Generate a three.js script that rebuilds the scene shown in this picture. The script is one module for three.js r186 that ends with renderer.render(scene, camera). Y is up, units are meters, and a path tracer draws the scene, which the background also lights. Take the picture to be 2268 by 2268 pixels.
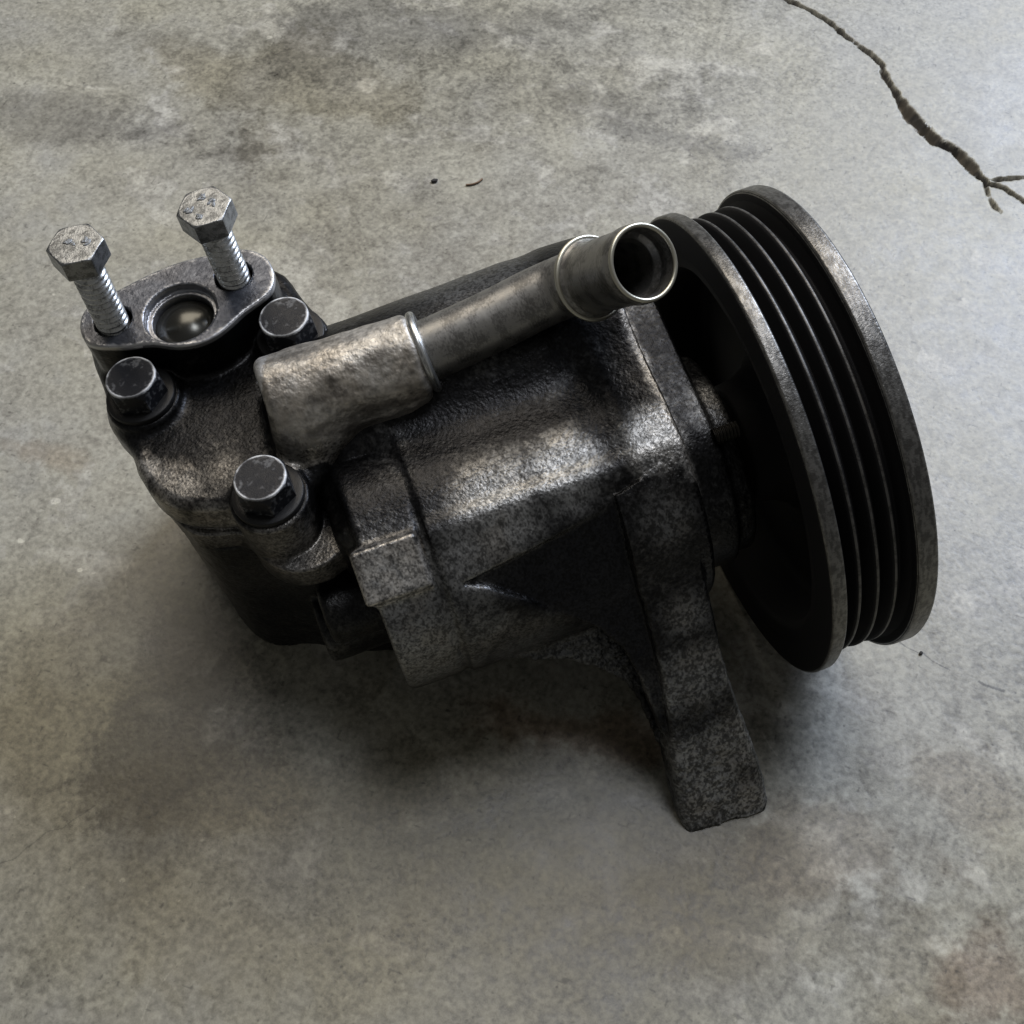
import * as THREE from 'three';
import { mergeGeometries } from 'three/addons/utils/BufferGeometryUtils.js';
import { RectAreaLightUniformsLib } from 'three/addons/lights/RectAreaLightUniformsLib.js';

// ------------------------------------------------------------------ camera, light, exposure
const scene = new THREE.Scene();
scene.background = new THREE.Color().setRGB(0.082, 0.081, 0.078);   // dim light bounced round the garage
const renderer = new THREE.WebGLRenderer({ antialias: true });
renderer.toneMapping = THREE.LinearToneMapping;
renderer.toneMappingExposure = 1.28;
renderer.shadowMap.enabled = true;
const camera = new THREE.PerspectiveCamera(42, 1, 0.02, 20);
const PITCH = 58 * Math.PI / 180;
camera.position.set(-0.06458, 0.36517, 0.21042);
camera.lookAt(-0.06458, 0.36517 - Math.sin(PITCH), 0.21042 - Math.cos(PITCH));
camera.updateMatrixWorld();

RectAreaLightUniformsLib.init();
function areaLight(name, color, intensity, w, h, pos, target) {
  const l = new THREE.RectAreaLight(color, intensity, w, h);
  l.name = name; l.position.set(...pos); l.lookAt(...target); scene.add(l);
  return l;
}
// daylight through the open garage door: cool from the back right, the main opening straight behind, a weak one overhead on the left
areaLight('door_daylight', 0xdce8ff, 13, 0.85, 0.85, [0.92, 1.15, -1.15], [0.05, 0, -0.05]);
areaLight('back_daylight', 0xfff3e2, 3.0, 1.5, 0.8, [-0.1, 1.4, -0.95], [-0.05, 0, -0.05]);
areaLight('ceiling_light', 0xf6f8ff, 9, 0.45, 0.25, [0.05, 1.5, -0.25], [-0.04, 0, -0.25]);

// ------------------------------------------------------------------ noise
function hash(x, y, z) {
  let h = (Math.imul(x, 374761393) + Math.imul(y, 668265263) + Math.imul(z, 2147483647 ^ 0x5bd1e995)) | 0;
  h = Math.imul(h ^ (h >>> 13), 1274126177); h ^= h >>> 16;
  return (h >>> 0) / 4294967295;
}
const fade = t => t * t * (3 - 2 * t);
function noise3(x, y, z) {
  const xi = Math.floor(x), yi = Math.floor(y), zi = Math.floor(z);
  const u = fade(x - xi), v = fade(y - yi), w = fade(z - zi);
  const l = (a, b, t) => a + (b - a) * t;
  return l(l(l(hash(xi, yi, zi), hash(xi + 1, yi, zi), u), l(hash(xi, yi + 1, zi), hash(xi + 1, yi + 1, zi), u), v),
    l(l(hash(xi, yi, zi + 1), hash(xi + 1, yi, zi + 1), u), l(hash(xi, yi + 1, zi + 1), hash(xi + 1, yi + 1, zi + 1), u), v), w);
}
function noise2(x, y, s) {
  const xi = Math.floor(x), yi = Math.floor(y), u = fade(x - xi), v = fade(y - yi), a = hash(xi, s, yi), b = hash(xi + 1, s, yi), c = hash(xi, s, yi + 1), d = hash(xi + 1, s, yi + 1);
  return (a + (b - a) * u) * (1 - v) + (c + (d - c) * u) * v;
}
function fbm3(x, y, z, o = 4) { let s = 0, a = 0.5, n = 0; for (let i = 0; i < o; i++) { s += a * noise3(x, y, z); n += a; a *= 0.5; x = x * 2.03 + 17.1; y = y * 2.03 + 5.3; z = z * 2.03 + 9.7; } return s / n; }
function noiseP(x, y, p, s) {           // periodic with period p (integer)
  const xi = Math.floor(x), yi = Math.floor(y), u = fade(x - xi), v = fade(y - yi);
  const m = a => ((a % p) + p) % p, x0 = m(xi), x1 = m(xi + 1), y0 = m(yi), y1 = m(yi + 1);
  const a = hash(x0, y0, s), b = hash(x1, y0, s), c = hash(x0, y1, s), d = hash(x1, y1, s);
  return (a + (b - a) * u) * (1 - v) + (c + (d - c) * u) * v;
}
let seed = 12345;
const rnd = () => { seed = (Math.imul(seed, 1664525) + 1013904223) | 0; return (seed >>> 0) / 4294967296; };
const sstep = (a, b, x) => { const t = Math.min(1, Math.max(0, (x - a) / (b - a))); return t * t * (3 - 2 * t); };
const mix = (a, b, t) => a + (b - a) * t;
const toS = c => c <= 0.0031308 ? c * 12.92 : 1.055 * Math.pow(c, 1 / 2.4) - 0.055;

// ------------------------------------------------------------------ textures
function dataTex(n, fn, srgb) {
  const d = new Uint8Array(n * n * 4);
  const o = [0, 0, 0];
  for (let j = 0; j < n; j++) for (let i = 0; i < n; i++) {
    fn(i, j, o); const k = (j * n + i) * 4;
    for (let c = 0; c < 3; c++) { const v = srgb ? toS(Math.min(1, Math.max(0, o[c]))) : o[c]; d[k + c] = Math.max(0, Math.min(255, Math.round(v * 255))); }
    d[k + 3] = 255;
  }
  const t = new THREE.DataTexture(d, n, n, THREE.RGBAFormat);
  t.wrapS = t.wrapT = THREE.RepeatWrapping; t.magFilter = THREE.LinearFilter; t.minFilter = THREE.LinearMipmapLinearFilter; t.generateMipmaps = true;
  if (srgb) t.colorSpace = THREE.SRGBColorSpace;
  t.needsUpdate = true; return t;
}
// cast-metal grain: bump and roughness, tile of 48 mm
const CAST_TILE = 48;
const castGrain = (i, j, s) => {
  const u = i / 512, v = j / 512;
  return 0.36 * noiseP(u * 52, v * 52, 52, s) + 0.36 * noiseP(u * 96, v * 96, 96, s + 1) + 0.2 * noiseP(u * 190, v * 190, 190, s + 2) + 0.03 * noiseP(u * 14, v * 14, 14, s + 3);
};
const castBump = dataTex(512, (i, j, o) => { o[0] = o[1] = o[2] = castGrain(i, j, 3); });
const castRough = dataTex(512, (i, j, o) => {
  const g = noiseP(i / 512 * 60, j / 512 * 60, 60, 21) * 0.5 + noiseP(i / 512 * 20, j / 512 * 20, 20, 22) * 0.3 + noiseP(i / 512 * 130, j / 512 * 130, 130, 23) * 0.2;
  o[0] = 1; o[1] = mix(0.55, 1.0, g); o[2] = 1;
});
const castTint = dataTex(512, (i, j, o) => {            // speckle of grime in the pores
  const g = noiseP(i / 512 * 60, j / 512 * 60, 60, 31) * 0.3 + noiseP(i / 512 * 118, j / 512 * 118, 118, 32) * 0.45 + noiseP(i / 512 * 220, j / 512 * 220, 220, 33) * 0.25;
  const k = mix(0.3, 1, sstep(0.25, 0.72, g)); o[0] = k; o[1] = k * 0.99; o[2] = k * 0.97;
}, true);
const armTint = dataTex(512, (i, j, o) => {             // coarse pitting with grime left in the pits
  const g = noiseP(i / 512 * 46, j / 512 * 46, 46, 71) * 0.25 + noiseP(i / 512 * 85, j / 512 * 85, 85, 72) * 0.45 + noiseP(i / 512 * 170, j / 512 * 170, 170, 73) * 0.3;
  const k = mix(0.25, 1, sstep(0.32, 0.72, g)); o[0] = k; o[1] = k; o[2] = k;
}, true);
const pipeTint = dataTex(256, (i, j, o) => {
  const g = noiseP(i / 256 * 7, j / 256 * 7, 7, 81) * 0.5 + noiseP(i / 256 * 30, j / 256 * 60, 1800, 82) * 0.3 + noiseP(i / 256 * 100, j / 256 * 100, 100, 83) * 0.2;
  const k = mix(0.55, 1, sstep(0.3, 0.62, g)); o[0] = k; o[1] = k * 0.99; o[2] = k * 0.96;
}, true);
const steelRough = dataTex(256, (i, j, o) => {
  const g = noiseP(i / 256 * 24, j / 256 * 24, 24, 41) * 0.5 + noiseP(i / 256 * 90, j / 256 * 90, 90, 42) * 0.5;
  o[0] = 1; o[1] = mix(0.6, 1.0, g); o[2] = 1;
});
const steelTint = dataTex(256, (i, j, o) => {
  const g = noiseP(i / 256 * 16, j / 256 * 16, 16, 51) * 0.5 + noiseP(i / 256 * 64, j / 256 * 64, 64, 52) * 0.3 + noiseP(i / 256 * 128, j / 256 * 128, 128, 53) * 0.2;
  const k = mix(0.45, 1, sstep(0.25, 0.6, g)); o[0] = k; o[1] = k; o[2] = k * 0.98;
}, true);

const rimTint = dataTex(256, (i, j, o) => {              // grime streaked along the rims
  const g = noiseP(i / 256 * 9, j / 256 * 40, 360, 61) * 0.45 + noiseP(i / 256 * 30, j / 256 * 30, 30, 62) * 0.3 + noiseP(i / 256 * 90, j / 256 * 90, 90, 63) * 0.25;
  const k = mix(0.5, 1, sstep(0.3, 0.65, g)); o[0] = k; o[1] = k * 0.985; o[2] = k * 0.95;
}, true);

// ------------------------------------------------------------------ materials
const M = {
  cast: new THREE.MeshStandardMaterial({ color: 0xffffff, vertexColors: true, map: castTint, roughness: 0.46, roughnessMap: castRough, metalness: 0.7, bumpMap: castBump, bumpScale: 0.00014 }),
  pulley: new THREE.MeshPhysicalMaterial({ color: new THREE.Color().setRGB(0.007, 0.007, 0.008), roughness: 0.7, specularIntensity: 0.5 }),
  rim: new THREE.MeshStandardMaterial({ color: new THREE.Color().setRGB(0.20, 0.20, 0.197), map: rimTint, roughness: 0.45, roughnessMap: steelRough, metalness: 0.85, bumpMap: castBump, bumpScale: 0.00008 }),
  zinc: new THREE.MeshStandardMaterial({ color: new THREE.Color().setRGB(0.31, 0.32, 0.33), map: steelTint, roughness: 0.42, roughnessMap: steelRough, metalness: 0.9, bumpMap: castBump, bumpScale: 0.00007 }),
  thread: new THREE.MeshStandardMaterial({ color: new THREE.Color().setRGB(0.62, 0.63, 0.63), map: steelTint, roughness: 0.38, roughnessMap: steelRough, metalness: 0.92 }),
  blackBolt: new THREE.MeshPhysicalMaterial({ specularIntensity: 0.5, color: 0xffffff, vertexColors: true, roughness: 0.5, roughnessMap: steelRough, metalness: 0.15, bumpMap: castBump, bumpScale: 0.00003 }),
  bare: new THREE.MeshStandardMaterial({ color: 0xffffff, vertexColors: true, map: pipeTint, roughness: 0.55, roughnessMap: castRough, metalness: 0.6, bumpMap: castBump, bumpScale: 0.00016 }),
  arm: new THREE.MeshStandardMaterial({ color: 0xffffff, vertexColors: true, map: armTint, roughness: 0.5, roughnessMap: castRough, metalness: 0.6, bumpMap: castBump, bumpScale: 0.0003 }),
  flange: new THREE.MeshStandardMaterial({ color: 0xffffff, vertexColors: true, roughness: 0.42, roughnessMap: steelRough, metalness: 0.75, bumpMap: castBump, bumpScale: 0.00008 }),
  pipe: new THREE.MeshStandardMaterial({ color: new THREE.Color().setRGB(0.31, 0.305, 0.295), map: pipeTint, roughness: 0.5, roughnessMap: steelRough, metalness: 0.85 }),
  pipeEdge: new THREE.MeshStandardMaterial({ color: new THREE.Color().setRGB(0.55, 0.53, 0.44), roughness: 0.35, metalness: 0.95 }),
  ball: new THREE.MeshStandardMaterial({ color: new THREE.Color().setRGB(0.085, 0.085, 0.078), roughness: 0.24, metalness: 0.9 }),
};

// ------------------------------------------------------------------ signed distances (millimetres)
const hyp = Math.hypot, max = Math.max, min = Math.min, abs = Math.abs;
const smin = (a, b, k) => { const h = max(k - abs(a - b), 0) / k; return min(a, b) - h * h * k * 0.25; };
const smax = (a, b, k) => -smin(-a, -b, k);
const slab = (d, e, r) => { const a = d + r, b = e + r; return min(max(a, b), 0) + hyp(max(a, 0), max(b, 0)) - r; };
const cylX = (p, x0, x1, yc, zc, r, rd = 1.5) => slab(hyp(p[1] - yc, p[2] - zc) - r, max(x0 - p[0], p[0] - x1), rd);
const cylY = (p, y0, y1, xc, zc, r, rd = 1.5) => slab(hyp(p[0] - xc, p[2] - zc) - r, max(y0 - p[1], p[1] - y1), rd);
const box = (p, x0, x1, y0, y1, z0, z1, rd = 1) => {
  const a = abs(p[0] - (x0 + x1) / 2) - (x1 - x0) / 2 + rd, b = abs(p[1] - (y0 + y1) / 2) - (y1 - y0) / 2 + rd, c = abs(p[2] - (z0 + z1) / 2) - (z1 - z0) / 2 + rd;
  return min(max(a, b, c), 0) + hyp(max(a, 0), max(b, 0), max(c, 0)) - rd;
};
const poly2 = (x, y, v) => {             // signed distance to a polygon
  let d = Infinity, s = 1;
  for (let i = 0, j = v.length - 1; i < v.length; j = i, i++) {
    const ex = v[j][0] - v[i][0], ey = v[j][1] - v[i][1], wx = x - v[i][0], wy = y - v[i][1];
    const t = min(1, max(0, (wx * ex + wy * ey) / (ex * ex + ey * ey)));
    const bx = wx - ex * t, by = wy - ey * t; d = min(d, bx * bx + by * by);
    const c1 = y >= v[i][1], c2 = y < v[j][1], c3 = ex * wy > ey * wx;
    if ((c1 && c2 && c3) || (!c1 && !c2 && !c3)) s = -s;
  }
  return s * Math.sqrt(d);
};
function polyGrid(v, h = 0.5, m = 9) {     // the same distance from a table, for speed
  const xs = v.map(a => a[0]), ys = v.map(a => a[1]), x0 = Math.min(...xs) - m, y0 = Math.min(...ys) - m, nx = Math.ceil((Math.max(...xs) + m - x0) / h) + 1, ny = Math.ceil((Math.max(...ys) + m - y0) / h) + 1;
  const G = new Float32Array(nx * ny); for (let j = 0; j < ny; j++) for (let i = 0; i < nx; i++) G[j * nx + i] = poly2(x0 + i * h, y0 + j * h, v);
  return (x, y) => {
    const u = (x - x0) / h, w = (y - y0) / h, i = Math.floor(u), j = Math.floor(w); if (i < 0 || j < 0 || i >= nx - 1 || j >= ny - 1) return poly2(x, y, v);
    const a = u - i, b = w - j, k = j * nx + i; return (G[k] * (1 - a) + G[k + 1] * a) * (1 - b) + (G[k + nx] * (1 - a) + G[k + nx + 1] * a) * b;
  };
}
const seg2 = (a, b, ax, ay, bx, by, ra, rb) => {
  const ex = bx - ax, ey = by - ay, t = min(1, max(0, ((a - ax) * ex + (b - ay) * ey) / (ex * ex + ey * ey)));
  return hyp(a - ax - ex * t, b - ay - ey * t) - (ra + (rb - ra) * t);
};
const capsule = (p, a, b, ra, rb) => {
  const e = [b[0] - a[0], b[1] - a[1], b[2] - a[2]], w = [p[0] - a[0], p[1] - a[1], p[2] - a[2]];
  const t = min(1, max(0, (w[0] * e[0] + w[1] * e[1] + w[2] * e[2]) / (e[0] * e[0] + e[1] * e[1] + e[2] * e[2])));
  return hyp(w[0] - e[0] * t, w[1] - e[1] * t, w[2] - e[2] * t) - (ra + (rb - ra) * t);
};
const EL = 6.05 * Math.PI / 180, YAW = 18.77 * Math.PI / 180;
const floorCut = p => -(p[0] * Math.sin(EL) + p[1] * Math.cos(EL)) + 0.1;   // positive below the floor
function smoothPoly(v, n = 4) { const c = new THREE.CatmullRomCurve3(v.map(a => new THREE.Vector3(a[0], a[1], 0)), true, 'centripetal'); return c.getPoints(v.length * n).slice(0, -1).map(q => [q.x, q.y]); }

// surface nets over a box, vertices pulled on to the surface, normals from the gradient
function meshSDF(f, b, h, opts = {}) {
  const nx = Math.ceil((b[1] - b[0]) / h) + 1, ny = Math.ceil((b[3] - b[2]) / h) + 1, nz = Math.ceil((b[5] - b[4]) / h) + 1;
  const F = new Float32Array(nx * ny * nz), B = 6, p = [0, 0, 0], id = (i, j, k) => (k * ny + j) * nx + i;
  for (let K = 0; K < nz; K += B) for (let J = 0; J < ny; J += B) for (let I = 0; I < nx; I += B) {
    p[0] = b[0] + (I + B / 2) * h; p[1] = b[2] + (J + B / 2) * h; p[2] = b[4] + (K + B / 2) * h;
    const d = f(p), skip = abs(d) > B * h * 1.35 + 1.5;
    for (let k = K; k < min(K + B, nz); k++) for (let j = J; j < min(J + B, ny); j++) for (let i = I; i < min(I + B, nx); i++) {
      if (skip) F[id(i, j, k)] = d; else { p[0] = b[0] + i * h; p[1] = b[2] + j * h; p[2] = b[4] + k * h; F[id(i, j, k)] = f(p); }
    }
  }
  const V = [], vid = new Int32Array(nx * ny * nz).fill(-1);
  const co = [[0, 0, 0], [1, 0, 0], [0, 1, 0], [1, 1, 0], [0, 0, 1], [1, 0, 1], [0, 1, 1], [1, 1, 1]];
  const ed = [[0, 1], [2, 3], [4, 5], [6, 7], [0, 2], [1, 3], [4, 6], [5, 7], [0, 4], [1, 5], [2, 6], [3, 7]];
  const g = (q, e) => { const r = []; for (let a = 0; a < 3; a++) { const s = q[a]; q[a] = s + e; const u = f(q); q[a] = s - e; const w = f(q); q[a] = s; r.push((u - w) / (2 * e)); } return r; };
  const N = [];
  for (let k = 0; k < nz - 1; k++) for (let j = 0; j < ny - 1; j++) for (let i = 0; i < nx - 1; i++) {
    let m = 0; const v = [];
    for (let c = 0; c < 8; c++) { const d = F[id(i + co[c][0], j + co[c][1], k + co[c][2])]; v.push(d); if (d < 0) m++; }
    if (m === 0 || m === 8) continue;
    let s = [0, 0, 0], n = 0;
    for (const [a, c] of ed) if ((v[a] < 0) !== (v[c] < 0)) { const t = v[a] / (v[a] - v[c]); for (let q = 0; q < 3; q++) s[q] += co[a][q] + (co[c][q] - co[a][q]) * t; n++; }
    const q = [b[0] + (i + s[0] / n) * h, b[2] + (j + s[1] / n) * h, b[4] + (k + s[2] / n) * h];
    const q0 = q.slice();
    for (let it = 0; it < 2; it++) { const d = f(q), G = g(q, 0.15), l = G[0] * G[0] + G[1] * G[1] + G[2] * G[2] + 1e-6; for (let a = 0; a < 3; a++) q[a] -= 0.8 * d * G[a] / max(l, 0.4); }
    for (let a = 0; a < 3; a++) q[a] = min(q0[a] + h * 0.6, max(q0[a] - h * 0.6, q[a]));
    const G = g(q, opts.ne || 0.3), l = hyp(...G) || 1;
    vid[id(i, j, k)] = V.length / 3; V.push(...q); N.push(G[0] / l, G[1] / l, G[2] / l);
  }
  const T = [];
  const quad = (a, c, d, e, flip) => { if (a < 0 || c < 0 || d < 0 || e < 0) return; flip ? T.push(a, d, c, a, e, d) : T.push(a, c, d, a, d, e); };
  for (let k = 1; k < nz - 1; k++) for (let j = 1; j < ny - 1; j++) for (let i = 1; i < nx - 1; i++) {
    const a = F[id(i, j, k)] < 0;
    if (a !== F[id(i + 1, j, k)] < 0) quad(vid[id(i, j - 1, k - 1)], vid[id(i, j, k - 1)], vid[id(i, j, k)], vid[id(i, j - 1, k)], !a);
    if (a !== F[id(i, j + 1, k)] < 0) quad(vid[id(i - 1, j, k - 1)], vid[id(i - 1, j, k)], vid[id(i, j, k)], vid[id(i, j, k - 1)], !a);
    if (a !== F[id(i, j, k + 1)] < 0) quad(vid[id(i - 1, j - 1, k)], vid[id(i, j - 1, k)], vid[id(i, j, k)], vid[id(i - 1, j, k)], !a);
  }
  // split into pieces, box-mapped uv (millimetres / tile), vertex colours
  const parts = new Map(), tile = opts.tile || CAST_TILE;
  for (let t = 0; t < T.length; t += 3) {
    const ia = T[t] * 3, ib = T[t + 1] * 3, ic = T[t + 2] * 3;
    const cx = (V[ia] + V[ib] + V[ic]) / 3, cy = (V[ia + 1] + V[ib + 1] + V[ic + 1]) / 3, cz = (V[ia + 2] + V[ib + 2] + V[ic + 2]) / 3;
    const name = opts.split ? opts.split(cx, cy, cz) : 'all';
    let P = parts.get(name); if (!P) parts.set(name, P = { map: new Map(), pos: [], nor: [], uv: [], col: [], idx: [] });
    const n = [abs(N[ia] + N[ib] + N[ic]), abs(N[ia + 1] + N[ib + 1] + N[ic + 1]), abs(N[ia + 2] + N[ib + 2] + N[ic + 2])];
    const ax = n[0] > n[1] && n[0] > n[2] ? 0 : n[1] > n[2] ? 1 : 2;
    for (const w of [T[t], T[t + 1], T[t + 2]]) {
      const key = w * 3 + ax; let q = P.map.get(key);
      if (q === undefined) {
        q = P.pos.length / 3; P.map.set(key, q);
        const x = V[w * 3], y = V[w * 3 + 1], z = V[w * 3 + 2];
        P.pos.push(x / 1000, y / 1000, z / 1000); P.nor.push(N[w * 3], N[w * 3 + 1], N[w * 3 + 2]);
        P.uv.push((ax === 0 ? z : x) / tile, (ax === 1 ? z : y) / tile);
        if (opts.color) P.col.push(...opts.color(x, y, z, N[w * 3], N[w * 3 + 1], N[w * 3 + 2]));
      }
      P.idx.push(q);
    }
  }
  const out = {};
  for (const [name, P] of parts) {
    const ge = new THREE.BufferGeometry();
    ge.setAttribute('position', new THREE.Float32BufferAttribute(P.pos, 3)); ge.setAttribute('normal', new THREE.Float32BufferAttribute(P.nor, 3));
    ge.setAttribute('uv', new THREE.Float32BufferAttribute(P.uv, 2)); if (opts.color) ge.setAttribute('color', new THREE.Float32BufferAttribute(P.col, 3));
    ge.setIndex(P.idx); out[name] = ge;
  }
  return out;
}
function obj(name, geo, mat, parent, label) {
  const m = new THREE.Mesh(geo, mat); m.name = name; m.castShadow = m.receiveShadow = true; if (label) m.userData.label = label; parent.add(m); return m;
}

// ------------------------------------------------------------------ floor
// a sheet of concrete with a real crack; fine rows of vertices round the crack
function floorPx(px, py) {               // where a pixel of the photograph (1932 wide) meets the floor, in mm
  const T = Math.tan(21 * Math.PI / 180), a = (px - 966) / 966 * T, b = (966 - py) / 966 * T;
  const d = [a, -Math.sin(PITCH) + b * Math.cos(PITCH), -Math.cos(PITCH) - b * Math.sin(PITCH)], t = -365.17 / d[1];
  return [-64.58 + d[0] * t, 210.42 + d[2] * t];
}
const crack = [[1300, -90, 5], [1400, -30, 7], [1480, -2, 8], [1530, 20, 9], [1565, 42, 9], [1600, 72, 10], [1640, 100, 10], [1664, 122, 11], [1668, 140, 15], [1680, 158, 13], [1698, 190, 18], [1716, 216, 30], [1742, 244, 34], [1764, 266, 24], [1800, 282, 20], [1822, 305, 24], [1846, 332, 17], [1864, 345, 15], [1895, 355, 12], [1932, 380, 11], [2010, 430, 10], [2100, 520, 9]]
  .map(([x, y, w]) => { const q = floorPx(x, y), r = floorPx(x + w, y); return [q[0], q[1], r[0] - q[0]]; });
const branches = [[[1858, 344, 9], [1862, 365, 8], [1876, 390, 5], [1888, 400, 2]], [[1866, 340, 8], [1900, 338, 4], [1940, 334, 3]]]
  .map(b => b.map(([x, y, w]) => { const q = floorPx(x, y), r = floorPx(x + w, y); return [q[0], q[1], r[0] - q[0]]; }));
function crackAt(x, z) {                 // distance outside the lip (mm, negative inside) and local width
  let best = 1e9, bw = 0;
  for (const line of [crack, ...branches]) for (let i = 0; i + 1 < line.length; i++) {
    const a = line[i], b = line[i + 1], ex = b[0] - a[0], ez = b[1] - a[1];
    const t = min(1, max(0, ((x - a[0]) * ex + (z - a[1]) * ez) / (ex * ex + ez * ez)));
    const w = (a[2] + (b[2] - a[2]) * t) * (a[2] > 3.3 ? 1 : 0.8), d = hyp(x - a[0] - ex * t, z - a[1] - ez * t) - w / 2;
    if (d < best) { best = d; bw = w; }
  }
  return [best, bw];
}
const FT = 600, FO = [-365, -370];       // the texture tile in mm and its corner
const stain = [];                        // [x, z, rx, rz, turn, r, g, b, strength]
function addStain(px, py, rx, rz, turn, col, k) { const q = floorPx(px, py); stain.push([q[0], q[1], rx, rz, turn, ...col, k]); }
const DK = [0.42, 0.42, 0.44], LT = [1.45, 1.45, 1.45], BR = [0.80, 0.62, 0.45], WM = [0.9, 0.84, 0.7];
addStain(820, 50, 70, 26, -0.1, DK, 0.5); addStain(1060, 170, 40, 20, 0.5, DK, 0.48); addStain(100, 220, 70, 18, 0.2, DK, 0.48); addStain(320, 250, 34, 16, 0.2, DK, 0.48); addStain(560, 180, 60, 30, 0.2, [0.85, 0.8, 0.68], 0.6); addStain(1500, 1750, 50, 24, 0.2, [0.8, 0.74, 0.62], 0.6); addStain(150, 1350, 40, 30, 0, [0.86, 0.82, 0.7], 0.5); addStain(480, 60, 40, 18, 0, DK, 0.3);
addStain(1250, 260, 30, 5, 0.25, DK, 0.4); addStain(1320, 60, 30, 12, 0, LT, 0.2); addStain(1200, 40, 12, 5, 0.2, LT, 0.6); addStain(1290, 50, 10, 4, 0.3, LT, 0.5);
addStain(60, 330, 40, 18, 0, LT, 0.25); addStain(220, 420, 40, 14, -0.2, LT, 0.25); addStain(80, 150, 30, 10, 0.1, LT, 0.3);
addStain(330, 1260, 22, 40, 0.2, DK, 0.5); addStain(360, 1420, 26, 30, 0.3, DK, 0.4); addStain(450, 1500, 30, 12, 0, WM, 0.5);
addStain(60, 850, 22, 7, 0.3, BR, 0.4); addStain(1900, 1870, 16, 14, 0.5, [0.85, 0.62, 0.52], 0.5); addStain(1600, 1600, 26, 18, 0.1, BR, 0.35); addStain(1850, 1500, 26, 14, 0.3, BR, 0.25); addStain(1250, 1720, 40, 18, 0.1, WM, 0.4); addStain(1050, 1370, 30, 10, 0.1, [0.7, 0.45, 0.3], 0.5); addStain(230, 1650, 14, 26, 0.5, DK, 0.3);
addStain(700, 1500, 60, 26, 0.1, WM, 0.35); addStain(1300, 1850, 50, 20, 0, DK, 0.25); addStain(950, 1850, 40, 20, 0, LT, 0.15); addStain(430, 1760, 50, 16, 0.2, WM, 0.35);
const specks = [];
for (const [px, py, r] of [[508, 70, 1.2], [104, 945, 1.6], [763, 504, 0.9], [38, 1020, 1.2], [150, 1075, 0.9], [1600, 905, 0.9], [230, 1660, 0.8], [1215, 1180, 0.6], [1590, 1000, 0.8], [2080, 470, 1]]) { const q = floorPx(px, py); specks.push([q[0], q[1], r, 1.7]); }
for (let i = 0; i < 420; i++) specks.push([FO[0] + rnd() * FT, FO[1] + rnd() * FT, 0.2 + 0.45 * rnd() * rnd(), rnd() < 0.6 ? 1.5 : 0.45]);
const spGrid = new Map();
for (const s of specks) { const k = Math.floor(s[0] / 4) + ',' + Math.floor(s[1] / 4); for (let a = -1; a <= 1; a++) for (let b = -1; b <= 1; b++) { const kk = (Math.floor(s[0] / 4) + a) + ',' + (Math.floor(s[1] / 4) + b); if (!spGrid.has(kk)) spGrid.set(kk, []); spGrid.get(kk).push(s); } }
const NF = 2048, marks = new Float32Array(NF * NF).fill(1);
function scratch(x0, z0, x1, z1, w, k, bend) {          // a fine scratch or a hairline of dirt, in mm
  const L = hyp(x1 - x0, z1 - z0), n = Math.ceil(L * 5), px = NF / FT;
  for (let q = 0; q <= n; q++) {
    const t = q / n, o = bend * Math.sin(t * Math.PI) + (noise2(t * L * 0.25, bend * 9, 77) - 0.5) * w * 5, x = (x0 + (x1 - x0) * t - (z1 - z0) / L * o - FO[0]) * px, z = (z0 + (z1 - z0) * t + (x1 - x0) / L * o - FO[1]) * px;
    if (noise2(t * L * 0.2, bend * 5 + x0, 78) < 0.35) continue;
    const r = Math.ceil(w * px); for (let b = -r; b <= r; b++) for (let a = -r; a <= r; a++) { const i = Math.round(x) + a, j = Math.round(z) + b; if (i < 0 || j < 0 || i >= NF || j >= NF || hyp(a, b) > w * px * 0.5 + 0.3) continue; marks[j * NF + i] = k; }
  }
}
for (let i = 0; i < 70; i++) { const x = FO[0] + rnd() * FT, z = FO[1] + rnd() * FT, a = rnd() * 3.14, l = 6 + 50 * rnd() * rnd(); scratch(x, z, x + l * Math.cos(a), z + l * Math.sin(a), 0.22 + 0.2 * rnd(), rnd() < 0.6 ? 1.14 + 0.15 * rnd() : 0.84, (rnd() - 0.5) * l * 0.25); }
{ const h = [[1690, 1210], [1737, 1234], [1790, 1264], [1832, 1282], [1892, 1305]].map(a => floorPx(...a)); for (let i = 0; i < 4; i++) scratch(...h[i], ...h[i + 1], i === 3 ? 0.5 : 0.3, 0.35, 0.2); }
{ const h = [[0, 1630], [90, 1570], [180, 1520]].map(a => floorPx(...a)); for (let i = 0; i < 2; i++) scratch(...h[i], ...h[i + 1], 0.3, 0.62, 0.6); }
const roughArr = new Float32Array(NF * NF), bumpArr = new Float32Array(NF * NF);
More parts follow.
